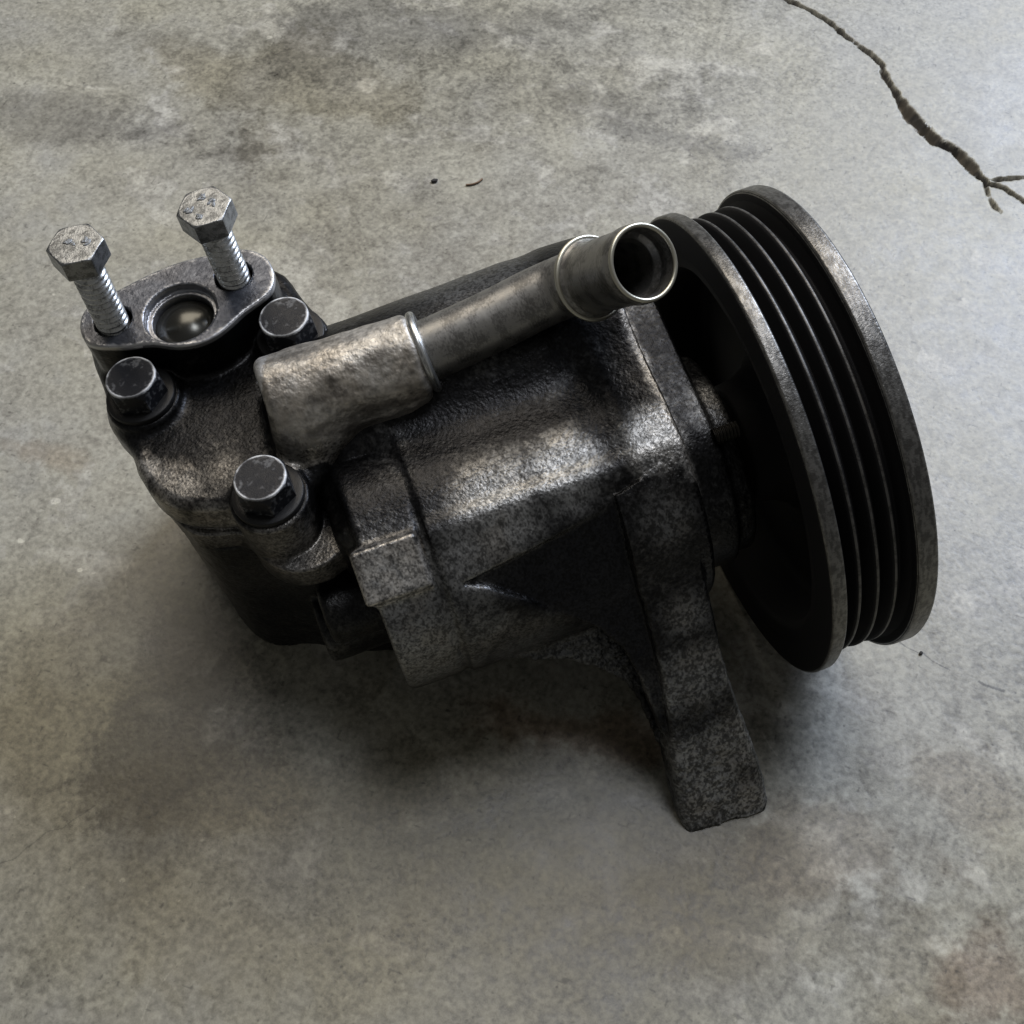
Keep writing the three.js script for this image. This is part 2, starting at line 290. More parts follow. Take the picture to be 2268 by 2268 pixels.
const floorMap = dataTex(NF, (i, j, o) => {
  const u = i / NF, v = j / NF, x = FO[0] + u * FT, z = FO[1] + v * FT;
  const rot = (f, a, q) => { const c = Math.cos(a) * f * FT, n = Math.sin(a) * f * FT; return noise2(u * c + v * n + q * 13.7, -u * n + v * c + q * 5.1, q); };
  const big = rot(0.009, 0.4, 101) * 0.5 + rot(0.021, 1.1, 102) * 0.3 + rot(0.05, 0.2, 103) * 0.2;
  const md = rot(0.1, 0.7, 104) * 0.4 + rot(0.21, 1.3, 105) * 0.35 + rot(0.4, 0.3, 106) * 0.25;
  const fi = rot(0.62, 0.5, 107) * 0.35 + rot(1.15, 1.2, 108) * 0.4 + hash(i, j, 109) * 0.25;
  let k = 0.255 * (1 + (big - 0.5) * 0.8 + (md - 0.5) * 0.6 + (fi - 0.5) * 1.15);
  const hue = rot(0.014, 0.9, 111) * 0.6 + rot(0.055, 0.1, 112) * 0.4;
  let r = k * mix(0.99, 1.03, hue), g = k * mix(0.972, 0.962, hue), b = k * mix(0.86, 0.69, hue);
  // darker sealer blotches with ragged outlines
  const bl = sstep(0.52, 0.68, big * 0.6 + md * 0.4); r *= mix(1, 0.84, bl); g *= mix(1, 0.845, bl); b *= mix(1, 0.87, bl);
  const wob = (md - 0.5) * 1.1 + (fi - 0.5) * 0.5 + (rot(0.04, 0.6, 113) - 0.5) * 1.5;
  for (const s of stain) {
    const dx = x - s[0], dz = z - s[1]; if (abs(dx) + abs(dz) > 2.2 * (s[2] + s[3])) continue;
    const c = Math.cos(s[4]), n = Math.sin(s[4]), e = hyp((dx * c + dz * n) / s[2], (-dx * n + dz * c) / s[3]) + wob * 0.75;
    const t = (1 - sstep(0.45, 1.15, e)) * s[8]; if (t <= 0) continue;
    r *= mix(1, s[5], t); g *= mix(1, s[6], t); b *= mix(1, s[7], t);
  }
  const pore = rot(0.8, 0.35, 131); if (pore > 0.9) { const q = mix(1, 0.55, sstep(0.9, 0.97, pore)); r *= q; g *= q; b *= q; }
  const sa = u * 0.95 + v * 0.3, sb = -u * 0.3 + v * 0.95, scuff = noise2(sa * 30 + hue * 3, sb * 80 + big * 6, 132) * 0.55 + md * 0.45; if (scuff > 0.62 && big < 0.52) { const q = 1 + 0.28 * sstep(0.62, 0.76, scuff); r *= q; g *= q; b *= q * 1.03; }
  { const q = marks[j * NF + i]; r *= q; g *= q; b *= q; }
  const sp = spGrid.get(Math.floor(x / 4) + ',' + Math.floor(z / 4));
  if (sp) for (const s of sp) { const d = hyp(x - s[0], (z - s[1]) * 1.2) + (fi - 0.5) * s[2]; if (d < s[2]) { r *= s[3]; g *= s[3]; b *= s[3]; } }
  if (x > 20 && z < -90) { let [d, cw] = crackAt(x, z); d += (noise3(x * 0.55, 0, z * 0.55) - 0.5) * 1.0 + (noise3(x * 0.22, 4, z * 0.22) - 0.5) * 1.2;  const t = 1 - sstep(-0.7, 0.4, d + (fi - 0.5) * 1.2); if (t > 0) { const q = cw > 3.2 ? 0.35 * sstep(0.42, 0.6, rot(0.25, 0.2, 140)) : 0; r = mix(r, 0.055 + 0.2 * q, t); g = mix(g, 0.05 + 0.17 * q, t); b = mix(b, 0.042 + 0.13 * q, t); } }
  o[0] = r; o[1] = g; o[2] = b;
  roughArr[j * NF + i] = 0.75 + (md - 0.5) * 0.35 + (big - 0.5) * 0.3 + (fi - 0.5) * 0.15; bumpArr[j * NF + i] = 0.5 * fi + 0.35 * md + 0.15 * rot(0.7, 1.0, 120);
}, true);
const floorRough = dataTex(1024, (i, j, o) => { o[0] = 1; o[1] = roughArr[j * 2 * NF + i * 2]; o[2] = 1; });
const floorBump = dataTex(NF, (i, j, o) => { o[0] = o[1] = o[2] = bumpArr[j * NF + i]; });
for (const t of [floorMap, floorRough, floorBump]) t.wrapS = t.wrapT = THREE.MirroredRepeatWrapping;
M.floor = new THREE.MeshPhysicalMaterial({ map: floorMap, roughness: 0.56, roughnessMap: floorRough, bumpMap: floorBump, bumpScale: 0.00011, metalness: 0 });
{
  const line = (segs) => { const r = [segs[0][0]]; for (const [a, b, h] of segs) { const n = max(1, Math.round((b - a) / h)); for (let i = 1; i <= n; i++) r.push(a + (b - a) * i / n); } return r; };
  const xs = line([[-1500, -500, 100], [-500, 20, 8], [20, 180, 0.55], [180, 260, 4], [260, 1500, 100]]);
  const zs = line([[-1500, -420, 90], [-420, -290, 5], [-290, -120, 0.55], [-120, 260, 7], [260, 1300, 100]]);
  const nx = xs.length, nz = zs.length, pos = new Float32Array(nx * nz * 3), uv = new Float32Array(nx * nz * 2), idx = [];
  for (let j = 0; j < nz; j++) for (let i = 0; i < nx; i++) {
    const x = xs[i], z = zs[j]; let y = 0;
    if (x > 22 && x < 178 && z < -122 && z > -288) {
      let [d, w] = crackAt(x, z); d += (noise3(x * 0.55, 0, z * 0.55) - 0.5) * 1.0 + (noise3(x * 0.22, 4, z * 0.22) - 0.5) * 1.2;
      const depth = min(4.5, 1.4 + w * 0.6); y = -depth * (1 - sstep(-max(0.7, w * 0.45), 0.25, d));
      const n = noise3(x * 0.35 + 7, 2, z * 0.35); if (d < -0.6 && w > 3.4) y += max(0, n - 0.5) * 4;       // loose lumps in the wide part
    }
    const k = j * nx + i; pos.set([x / 1000, y / 1000, z / 1000], k * 3); uv.set([(x - FO[0]) / FT, (z - FO[1]) / FT], k * 2);
  }
  for (let j = 0; j < nz - 1; j++) for (let i = 0; i < nx - 1; i++) { const a = j * nx + i; idx.push(a, a + nx, a + 1, a + 1, a + nx, a + nx + 1); }
  const g = new THREE.BufferGeometry(); g.setAttribute('position', new THREE.BufferAttribute(pos, 3)); g.setAttribute('uv', new THREE.BufferAttribute(uv, 2)); g.setIndex(idx); g.computeVertexNormals();
  const m = obj('concrete_floor', g, M.floor, scene); m.userData = { kind: 'structure', label: 'stained grey concrete floor with a long crack', category: 'floor' };
}

// ------------------------------------------------------------------ the pump
const pump = new THREE.Group(); pump.name = 'power_steering_pump'; scene.add(pump);
pump.rotation.set(0, YAW, EL, 'YXZ');
pump.userData = { label: 'greasy dark metal power steering pump with grooved pulley on the concrete floor', category: 'pump' };

// bare metal shows where the photograph shows it: [x, y, z, radius, strength]
function castColor(dark, light, cover, spots) {
  return (x, y, z) => {
    const n = fbm3(x * 0.07, y * 0.07, z * 0.07, 3), f = fbm3(x * 0.8 + 40, y * 0.8, z * 0.8, 2), e = noise3(x * 1.5 + 4, y * 1.5, z * 1.5 + 7);
    let k = sstep(0.3, 0.95, n * 0.5 + f * 0.3 + e * 0.2 + cover) * 0.55;
    for (const [sx, sy, sz, r, s] of spots) { const d = hyp(x - sx, y - sy, z - sz) / r + (n - 0.5) * 0.9 + (f - 0.5) * 0.55 + (e - 0.5) * 0.35; k = max(k, s * (1 - sstep(0.4, 1.1, d))); }
    k *= mix(0.6, 1, sstep(0.3, 0.65, f * 0.5 + e * 0.5));
    const br = sstep(0.45, 0.7, fbm3(x * 0.13 + 11, y * 0.13 + 3, z * 0.13, 3));
    return [mix(dark[0], light[0], k) * mix(1, 1.01, br), mix(dark[1], light[1], k) * mix(1, 0.975, br), mix(dark[2], light[2], k) * mix(1, 0.93, br)];
  };
}
const lump = (p, a) => (noise3(p[0] * 0.35, p[1] * 0.35, p[2] * 0.35) - 0.5) * a + (noise3(p[0] * 0.13 + 9, p[1] * 0.13, p[2] * 0.13) - 0.5) * a * 1.6;

// --- housing, front plate and bracket arm: one casting, split where the photograph shows parts
const hull = (p, x0, x1, ra, rb, rd) => slab(seg2(p[1], p[2], 65, 0, 75, -38, ra, rb), max(x0 - p[0], p[0] - x1), rd);
const legT = p => [(83.5 - p[1]) * 0.844 + (p[2] - 29.1) * 0.536, (p[1] - 83.5) * 0.536 + (p[2] - 29.1) * 0.844];   // arm frame: s along it to the foot, t out of its face
const webA = polyGrid([[-36, -12], [-38.6, -11.5], [-60, -8], [-80, -5.5], [-75, -3], [-66, 5], [-57, 15], [-51, 21], [-46, 30], [-43.5, 42], [-42, 60], [-36, 70]]);
const webB = polyGrid([[-36, -6], [-80, -6], [-78, 24], [-68, 30], [-60, 33], [-52.5, 39], [-47.5, 45], [-44.5, 52], [-42.5, 64], [-41, 84], [-36, 84]]);
function armSDF(p) {
  const [s, t] = legT(p);
  const xl = mix(-38.6, -43.6, sstep(35, 96, s)), xr = s < 40 ? -21.2 : mix(-21.4, -17.6, sstep(40, 86, s)), cx = (xl + xr) / 2, hx = (xr - xl) / 2;
  const ex = abs(p[0] - cx) - hx + 5, es = max(s - 98, -4 - s) + 5, d2 = min(max(ex, es), 0) + hyp(max(ex, 0), max(es, 0)) - 5;   // rounded foot
  let d = slab(d2, max(-13 - t, t), s > 60 ? 2.6 : 1.8);
  d = smin(d, slab(webA(p[0], s), max(-9 - t, t + 3.4), 0.5), 0.6);          // web along the housing, its free edge arched
  d = smin(d, slab(webB(p[0], s), max(-16 - t, t + 12.5), 0.6) + (noise3(p[0] * 0.7, p[1] * 0.7, p[2] * 0.7) - 0.5) * 0.9, 0.8);   // rear web with a ragged cast edge
  return d;
}
const armSplit = (x, y, z) => { const [s, t] = legT([x, y, z]); return hyp(y - 65, z) > 35.4 && z > 14 && t > -18; };
const pad = p => {
  const y = p[1] - 65, z = p[2], th = mix(23, 33, min(1, max(0, (-18 - p[0]) / 19))) * Math.PI / 180;
  return max(slab(hyp(y, z) - 35.7, max(-38.4 - p[0], p[0] + 18.2), 0.5), -(z * Math.cos(th) - y * Math.sin(th)), -z);
};
const lugSDF = p => { const c = Math.cos(0.56), n = Math.sin(0.56), y = p[1] - 65, z = p[2]; return box([p[0], y * c + z * n, -y * n + z * c], -104.5, -87.4, 20, 35.4, -7.2, 6.8, 1.3); };
function housingSDF(p) {
  const x = p[0];
  let d = cylX(p, -86, -17, 65, 0, 34, 2.5);
  const bul = 1.8 * max(0, 1 - abs(x + 42) / 45);
  d = smin(d, cylX(p, -100, -16, 75, -38, 29.5 + bul, 3), 9);
  d = smin(d, hull(p, -29, -17, 32.0, 27.5, 0.8), 9);
  const rg = cylX(p, -85.5, -17, 65 + 30.8 * 0.9205, 30.8 * 0.3907, 4.0, 0.6);
  d = smin(d, rg, 2.5);
  d = smax(d, x + 17.6, 0.6);
  { const [s, t] = legT(p); d = smax(d, -max(webA(p[0], s), -3.4 - t), 2.2); }     // sunk field between the band and the web
  // rear section of the bore housing and the step behind it
  d = smin(d, cylX(p, -102, -84, 65, 0, 33.3, 1.5), 0.6);
  d = smin(d, box(p, -107, -60, 40, 93.5, -60, 6, 5), 5);
  d = smin(d, lugSDF(p), 2.2);
  // front plate
  d = smin(d, hull(p, -19, -8, 29.6, 26.2, 1.0), 0.5);
  d = smin(d, cylX(p, -14, -2.5, 65, 0, 27.5, 1), 1.0);
  // raised pad on the front of the housing where the arm springs
  d = min(d, pad(p));
  d = smin(d, armSDF(p), 1.4);
  { const [s] = legT(p); if (s > 15 && d < 3) d += (noise3(p[0] * 0.75, p[1] * 0.75, p[2] * 0.75) - 0.5) * 0.45 * sstep(15, 60, s) + (noise3(p[0] * 0.25, p[1] * 0.25, p[2] * 0.25) - 0.5) * 0.6 * sstep(15, 60, s); }   // rough, pitted foot
  // undercut below the bore so the body does not reach the floor
  d = smax(d, -(hyp(x + 86, hyp(p[1] - 65, p[2]) - 34.0) - 1.25 * sstep(-2, 9, p[2])), 0.3);   // groove at the seam
  d += lump(p, 0.07);
  return max(d, floorCut(p));
}
const hSpots = [[-66, 97, 14, 15, 0.8], [-48, 98, 12, 12, 0.8], [-24, 98, 9, 10, 0.95], [-77, 91, 22, 14, 0.6], [-95, 72, 31, 22, 0.7], [-96, 92, 20, 15, 0.9], [-55, 100, -56, 22, 0.35], [-28, 64, 42, 9, 0.45], [-34, 12, 74, 18, 0.9], [-40, 26, 64, 12, 0.8], [-26, 6, 79, 16, 0.95], [-24, 24, 66, 15, 0.7], [-40, 45, 53, 9, 0.7], [-30, 45, 52, 14, 0.6], [-28, 86, 24, 10, 0.35], [-70, 60, 33, 14, 0.3], [-5, 94, 2, 9, 0.5], [-60, 42, 34, 20, 0.35]];
const hCol = castColor([0.013, 0.0135, 0.0155], [0.46, 0.47, 0.475], -0.14, hSpots);
const hg = meshSDF(housingSDF, [-108, 0, -2, 106, -76, 88], 0.85, {
  color: (x, y, z) => {                 // grime over bare metal, rubbed through along the shoulder edge
    const c = hCol(x, y, z), f = fbm3(x * 0.5, y * 0.5, z * 0.5, 3); const k = y > 84 && z < 22 ? (1 - sstep(0.3, 2.2, abs(x + 18.2) + (f - 0.5) * 3)) * 0.8 : 0;
    { const [ss, t] = legT([x, y, z]), w = t < -2.6 && z > 12 ? 1 - sstep(-1.2, 1.0, webA(x, ss) + (f - 0.5) * 2.5) : 0; for (let a = 0; a < 3; a++) c[a] = mix(c[a], [0.016, 0.017, 0.021][a], w * 0.9); }
    const l = x < -86.8 && lugSDF([x, y, z]) < 0.6 ? 0.7 * sstep(0.3, 0.5, f) : 0;
    return [mix(c[0], 0.42, k) + 0.34 * l, mix(c[1], 0.42, k) + 0.32 * l, mix(c[2], 0.42, k) + 0.29 * l];
  },
  split: (x, y, z) => x < -86.8 && lugSDF([x, y, z]) < 0.3 ? 'lug' : x > -17.8 && hyp(y - 65, z) < 46 && !(armSplit(x, y, z) && z > 30) ? 'front_plate' : armSplit(x, y, z) || webA(x, legT([x, y, z])[0]) < 0.4 && z > 14 ? (() => { const [s, t] = legT([x, y, z]); return webA(x, s) < 0.4 && t < -2.9 && t > -6; })() ? 'bracket_web' : 'bracket_arm' : 'housing',
});
const housing = obj('housing', hg.housing, M.cast, pump, 'pitted dark cast housing round the shaft');
obj('lug', hg.lug, M.cast, pump, 'square worn lug beside the housing seam');
obj('front_plate', hg.front_plate, M.cast, pump);
obj('bracket_web', hg.bracket_web, M.cast, pump, 'smooth blue-black triangular web between housing and arm');
obj('bracket_arm', hg.bracket_arm, M.arm, pump, 'cast mounting arm whose foot stands on the floor');

// --- rear body under the cover
const rearOut = polyGrid(smoothPoly([[-153, -58], [-149, -40], [-144, -22], [-138, -15], [-128, -12], [-112, -4], [-98, -2], [-92, -20], [-92, -60], [-110, -82], [-140, -84], [-152, -74]], 4));
const rearG = meshSDF(p => {
  const grow = (p[1] - 50) * 0.012;
  let d = slab(rearOut(p[0], p[2]) - grow, max(10 - p[1], p[1] - 78), 1.5);
  d = smin(d, cylX(p, -121, -96, 39, -3, 10.5, 1.5), 2);
  d = smin(d, cylX(p, -117, -96, 62, 6, 9, 2), 4);
  d += lump(p, 0.2);
  return max(d, floorCut(p));
}, [-158, -88, 6, 84, -90, 18], 0.95, { color: castColor([0.02, 0.021, 0.022], [0.22, 0.22, 0.21], -0.1, [[-121, 38, 4, 9, 0.7], [-128, 60, -12, 14, 0.25]]) });
obj('rear_body', rearG.all, M.cast, pump, 'dark rear body of the pump standing on the floor');

// --- valve cover with port flange and pipe socket
const covOut = polyGrid(smoothPoly([[-153.5, -60], [-154, -52], [-150.5, -41], [-149.5, -32], [-146.5, -24], [-141, -18], [-130, -13.5], [-120, -12], [-107, -12], [-100, -18], [-93, -30], [-91, -57], [-95, -72], [-100, -86], [-120, -90], [-142, -91], [-154, -84]], 4));
const gasketOut = polyGrid(smoothPoly([[-154, -60], [-152, -42], [-142.7, -17.4], [-137, -14], [-130, -11.5], [-127, -3], [-120.4, 4], [-112, 5.5], [-106, 3.5], [-98, 4.5], [-89, 6.5], [-86.5, 0], [-86.5, -50], [-100, -84], [-140, -86], [-153, -76]], 3));
const flOut = polyGrid(smoothPoly([[-152.7, -73.7], [-151.5, -66.9], [-143.9, -62.6], [-136, -60.4], [-130.1, -56.9], [-123.5, -55.2], [-118, -56.4], [-110.6, -60.6], [-102.4, -64.6], [-100.0, -70], [-100.9, -77], [-105.7, -81.9], [-111.5, -83.2], [-125.2, -84.6], [-140, -82], [-150.1, -79]], 4));
const SO = [-112, 105, -33], SE = [-71.5, 106.5, -31.4];
function coverSDF(p) {
  let d = slab(covOut(p[0], p[2]), max(84 - p[1], p[1] - 96.5 - 0.02 * (p[2] + 40)), 3.2);
  d = smin(d, cylY(p, 83.5, 99, -143.3, -53.4, 10, 1), 3);
  d = smin(d, cylY(p, 83.5, 99, -101.2, -56.6, 9.8, 1), 3);
  d = smin(d, cylY(p, 83.5, 98.5, -118.7, -10.7, 10.2, 1), 2);
  d = smin(d, slab(gasketOut(p[0], p[2]) + 0.6, max(75.8 - p[1], p[1] - 84.4), 0.8), 0.8);
  // port flange riser
  const fl = slab(flOut(p[0], p[2]), max(90 - p[1], p[1] - 110), 0.5);
  d = smin(d, fl, 2.0);
  // pipe socket, with its web down to the cover
  const sx = SE[0] - SO[0], t = (p[0] - SO[0]) / sx, zc = mix(SO[2], SE[2], t), yc = mix(SO[1], SE[1], t);
  const so = slab(hyp(p[1] - yc, p[2] - zc) - 11.7, max(SO[0] - p[0], p[0] - SE[0]), 2.4);
  d = smin(d, so, 4.5);
  d = smin(d, hyp((p[0] + 102) / 1.3, p[1] - 100, p[2] + 24.5) - 7.5, 6);
  d = smin(d, capsule(p, [-106, 101.5, -21.2], [-77, 103.5, -20.2], 0.5, 0.4) + (noise3(p[0] * 0.4, 1, 2) - 0.5) * 0.7, 0.8);
  d = smin(d, slab(max(abs(p[2] - zc - 0.5) - 9.6 - 2.5 * sstep(100, 90, p[1])), max(85 - p[1], p[1] - yc, -108 - p[0], p[0] + 76 - 0.55 * (p[1] - 100)), 2.5), 4);
  d += lump(p, 0.14) * (p[1] > 109 && p[2] < -50 ? 0.2 : 1);
  if (p[0] > -114 && p[1] > 92 && p[2] > -48) d += (noise3(p[0] * 0.12, p[1] * 0.16, p[2] * 0.16) - 0.5) * 1.1 + (noise3(p[0] * 0.9, p[1] * 0.9, p[2] * 0.9) - 0.5) * 0.12;
  // bores
  d = smax(d, -min(cylY(p, 96, 120, -126.5, -67.3, 8.2, 0.2), cylY(p, 107.4, 120, -126.5, -67.3, 9.7, 0.2)), 0.4);
  d = max(d, -cylY(p, 92, 120, -143.9, -72, 5.1, 0.2), -cylY(p, 92, 120, -110.4, -73.8, 5.1, 0.2));
  d = max(d, -cylX(p, -85, -60, 106.3, -31.5, 7.6, 0.2));
  return d;
}
const oilDots = [[-94.8, 115.8, -25.8, 1.6], [-89.1, 116.6, -27.5, 2], [-84, 116.7, -27.7, 2.2], [-81, 116.6, -27.5, 2]];
const cg = meshSDF(coverSDF, [-158, -66, 73, 121, -95, 12], 0.6, {
  color: (x, y, z) => (hyp(x + 126.5, z + 67.3) < 10.2 && y > 95 ? cRim : x > -110.5 - 0.35 * (z + 32) && y > 90 && abs(z + 31) < 15 ? cBare : y > 108.5 ? cFl : cDark)(x, y, z),
  split: (x, y, z) => {
    if (flOut(x, z) < 0.7 && y > 97.5) return 'port_flange';
    if (x > -112.6 && hyp(y - 105.6, z + 32) < 14.5 && y > 97) return 'pipe_socket';
    if (x > -106 && y < 97.5 && abs(z + 32) < 12 && x > -92) return 'pipe_socket';
    return y < 84.6 ? 'gasket_flange' : 'valve_cover';
  },
});
function cDark(x, y, z) { return (cDark.f ||= castColor([0.014, 0.0145, 0.016], [0.48, 0.465, 0.44], -0.24, [[-140, 96, -24, 9, 0.55], [-149, 94, -33, 6, 1], [-145, 92, -22, 7, 0.9], [-134, 91, -14, 9, 0.8], [-138, 86, -15, 10, 0.55], [-119, 89, -1, 11, 0.6], [-112, 84, 4, 10, 0.5], [-134, 84, -14, 8, 0.4], [-128, 97, -24, 8, 0.3], [-155, 95, -52, 6, 0.5], [-95, 88, -22, 8, 0.5], [-100, 86, -14, 8, 0.4]]))(x, y, z); }
function cFl(x, y, z) { const w = 1 - sstep(0.3, 1.0, -flOut(x, z) + (fbm3(x * 0.8, y, z * 0.8, 2) - 0.5) * 1.2); const c = cFl0(x, y, z); return c.map(a => mix(a, 0.55, w * 0.8)); }
function cRim(x, y, z) { return cFl0(x, y, z).map(a => 0.18 + a); }
function cFl0(x, y, z) { return (cFl0.f ||= castColor([0.05, 0.054, 0.066], [0.23, 0.245, 0.28], 0.1, []))(x, y, z); }
function cBare(x, y, z) {
  const c = cBare0(x, y, z), f = fbm3(x * 0.6, y * 0.6, z * 0.6, 3), g = fbm3(x * 0.12 + 5, y * 0.3, z * 0.3, 3); let k = 0.5 * sstep(0.56, 0.68, g);
  for (const o of oilDots) k = max(k, 0.75 * (1 - sstep(0.5, 1, hyp(x - o[0], z - o[2]) / o[3] + (f - 0.5) * 1.2)));
  return [mix(c[0], 0.09, k), mix(c[1], 0.08, k), mix(c[2], 0.068, k)];
}
function cBare0(x, y, z) { return (cBare0.f ||= castColor([0.12, 0.113, 0.103], [0.60, 0.575, 0.535], 0.38, [[-90, 112, -30, 30, 0.95]]))(x, y, z); }
const cover = obj('valve_cover', cg.valve_cover, M.cast, pump, 'greasy black valve cover held by three bolts');
obj('port_flange', cg.port_flange, M.flange, pump, 'oblong machined port flange with a round bore');
obj('pipe_socket', cg.pipe_socket, M.bare, pump, 'bare metal socket that holds the outlet pipe');
obj('gasket_flange', cg.gasket_flange, M.cast, pump);

// dome at the bottom of the port
{
  const g = new THREE.SphereGeometry(0.012, 64, 32, 0, Math.PI * 2, 0, 0.745); g.translate(-0.1265, 0.0961, -0.0673); g.scale(1, 1, 1);
  obj('valve_ball', g, M.ball, pump, 'shiny steel dome inside the port');
}

// --- bolts
const hexD = (x, z, r) => { let d = -1e9; for (let i = 0; i < 6; i++) { const a = i * Math.PI / 3; d = max(d, x * Math.cos(a) + z * Math.sin(a) - r); } return d; };
// cover bolts: chamfered hex head on a washer face
const hexHead = meshSDF(p => {
  let d = slab(hexD(p[0], p[2], 6.6), max(-p[1], p[1] - 7.4), 0.25);
  return smax(d, (hyp(p[0], p[2]) - 6.45) * 0.9 + (p[1] - 7.4) * 0.436, 0.12);
}, [-8.2, 8.2, -1, 8.4, -8.2, 8.2], 0.24, { ne: 0.08, tile: 20, color: (x, y, z) => {
  const f = fbm3(x * 1.3, y * 1.3, z * 1.3, 3), w = fbm3(x * 0.35 + 3, y * 0.3, z * 0.35, 2), k = max((1 - sstep(0.2, 0.55, hyp(hyp(x, z) - 6.45, y - 7.35) + (f - 0.5) * 0.6)) * mix(0.25, 1, sstep(0.35, 0.6, w)), 0.14 * sstep(0.5, 0.68, f) * sstep(0.42, 0.6, w));   // plating worn off along the edge
  return [mix(0.012, 0.6, k), mix(0.013, 0.61, k), mix(0.016, 0.62, k)];
} }).all;
const washerG = new THREE.LatheGeometry([[4, 0], [9, 0], [9.2, 0.3], [9.2, 1.5], [8.9, 1.8], [7.6, 2.0], [5, 2.0]].map(a => new THREE.Vector2(a[0] / 1000, a[1] / 1000)), 64);
washerG.setAttribute('color', new THREE.Float32BufferAttribute(new Float32Array(washerG.attributes.position.count * 3).fill(0.016), 3));
for (const [x, y, z, a, label] of [[-143.3, 98.9, -53.4, 0.25, 'black hex bolt beside the rear edge of the cover'], [-101.2, 98.9, -56.6, 0.1, 'black hex bolt between port flange and pipe socket'], [-118.7, 98.4, -10.9, 0.02, 'black hex bolt with bright rim on the tall boss']]) {
  const b = new THREE.Group(); b.name = 'cover_bolt'; b.position.set(x / 1000, y / 1000, z / 1000); b.rotation.y = a; b.userData.label = label; pump.add(b);
  obj('washer', washerG, M.blackBolt, b); const h = obj('head', hexHead, M.blackBolt, b); h.position.y = 0.0018;
}
// long zinc bolts standing in the port flange
function threadGeo(r, depth, pitch, y0, y1) {
  const nu = 40, nv = Math.ceil((y1 - y0) / pitch * 10), pos = [], uv = [], idx = [];
  for (let j = 0; j <= nv; j++) for (let i = 0; i <= nu; i++) {
    const a = i / nu * Math.PI * 2, y = mix(y0, y1, j / nv), ph = (((y / pitch - i / nu) % 1) + 1) % 1;
    const q = r - depth * (1 - min(1, 2.4 * abs(ph - 0.5))) ;
    pos.push(q * Math.cos(a) / 1000, y / 1000, q * Math.sin(a) / 1000); uv.push(i / nu * 1.2, y / 20);
  }
  for (let j = 0; j < nv; j++) for (let i = 0; i < nu; i++) { const a = j * (nu + 1) + i; idx.push(a, a + nu + 1, a + 1, a + 1, a + nu + 1, a + nu + 2); }
  const g = new THREE.BufferGeometry(); g.setAttribute('position', new THREE.Float32BufferAttribute(pos, 3)); g.setAttribute('uv', new THREE.Float32BufferAttribute(uv, 2)); g.setIndex(idx); g.computeVertexNormals(); return g;
}
const longHead = meshSDF(p => {
  let d = slab(hexD(p[0], p[2], 6.25), max(-p[1], p[1] - 6.2), 0.3);
  d = smax(d, (hyp(p[0], p[2]) - 6.4) * 0.45 + (p[1] - 6.2) * 0.893, 0.2);
  return d;
}, [-8.6, 8.6, -1, 7.4, -8.6, 8.6], 0.24, { ne: 0.1, tile: 20 }).all;
const shank = threadGeo(4.35, 0.85, 1.9, -20, 18.4);
for (const [x, z, a, tx, tz, label] of [[-143.9, -72, 0.42, 0.0, -0.05, 'long zinc bolt with pitted head by the rear end of the flange'], [-110.4, -73.8, 0.5, 0.0, 0.0, 'long zinc bolt with raised marks on its head']]) {
  const b = new THREE.Group(); b.name = 'long_bolt'; b.position.set(x / 1000, (0.1105 + (x < -140 ? 0.0045 : 0.0015)), z / 1000); b.rotation.set(tx, a, tz, 'XZY'); b.userData.label = label; pump.add(b);
  obj('threaded_shank', shank, M.thread, b); const h = obj('head', longHead, M.zinc, b); h.position.y = 0.0183;
  const bits = [];
  for (const [cx, cz] of x > -120 ? [[-2.9, -2.0], [1.8, -2.9], [-2.8, 1.6], [2.2, 0.9]] : [[-1, -1], [2, 1.5]]) for (let i = 0; i < 5; i++) {
    const q = new THREE.IcosahedronGeometry(0.00042 + 0.0003 * rnd(), 1); q.scale(1.5, 0.5, 0.8); q.rotateY(rnd() * 3); q.translate((cx + (rnd() - 0.5) * 1.7) / 1000, 0.00622, (cz + (rnd() - 0.5) * 1.7) / 1000); bits.push(q);
  }
  obj('head_mark', mergeGeometries(bits), M.zinc, h);
}

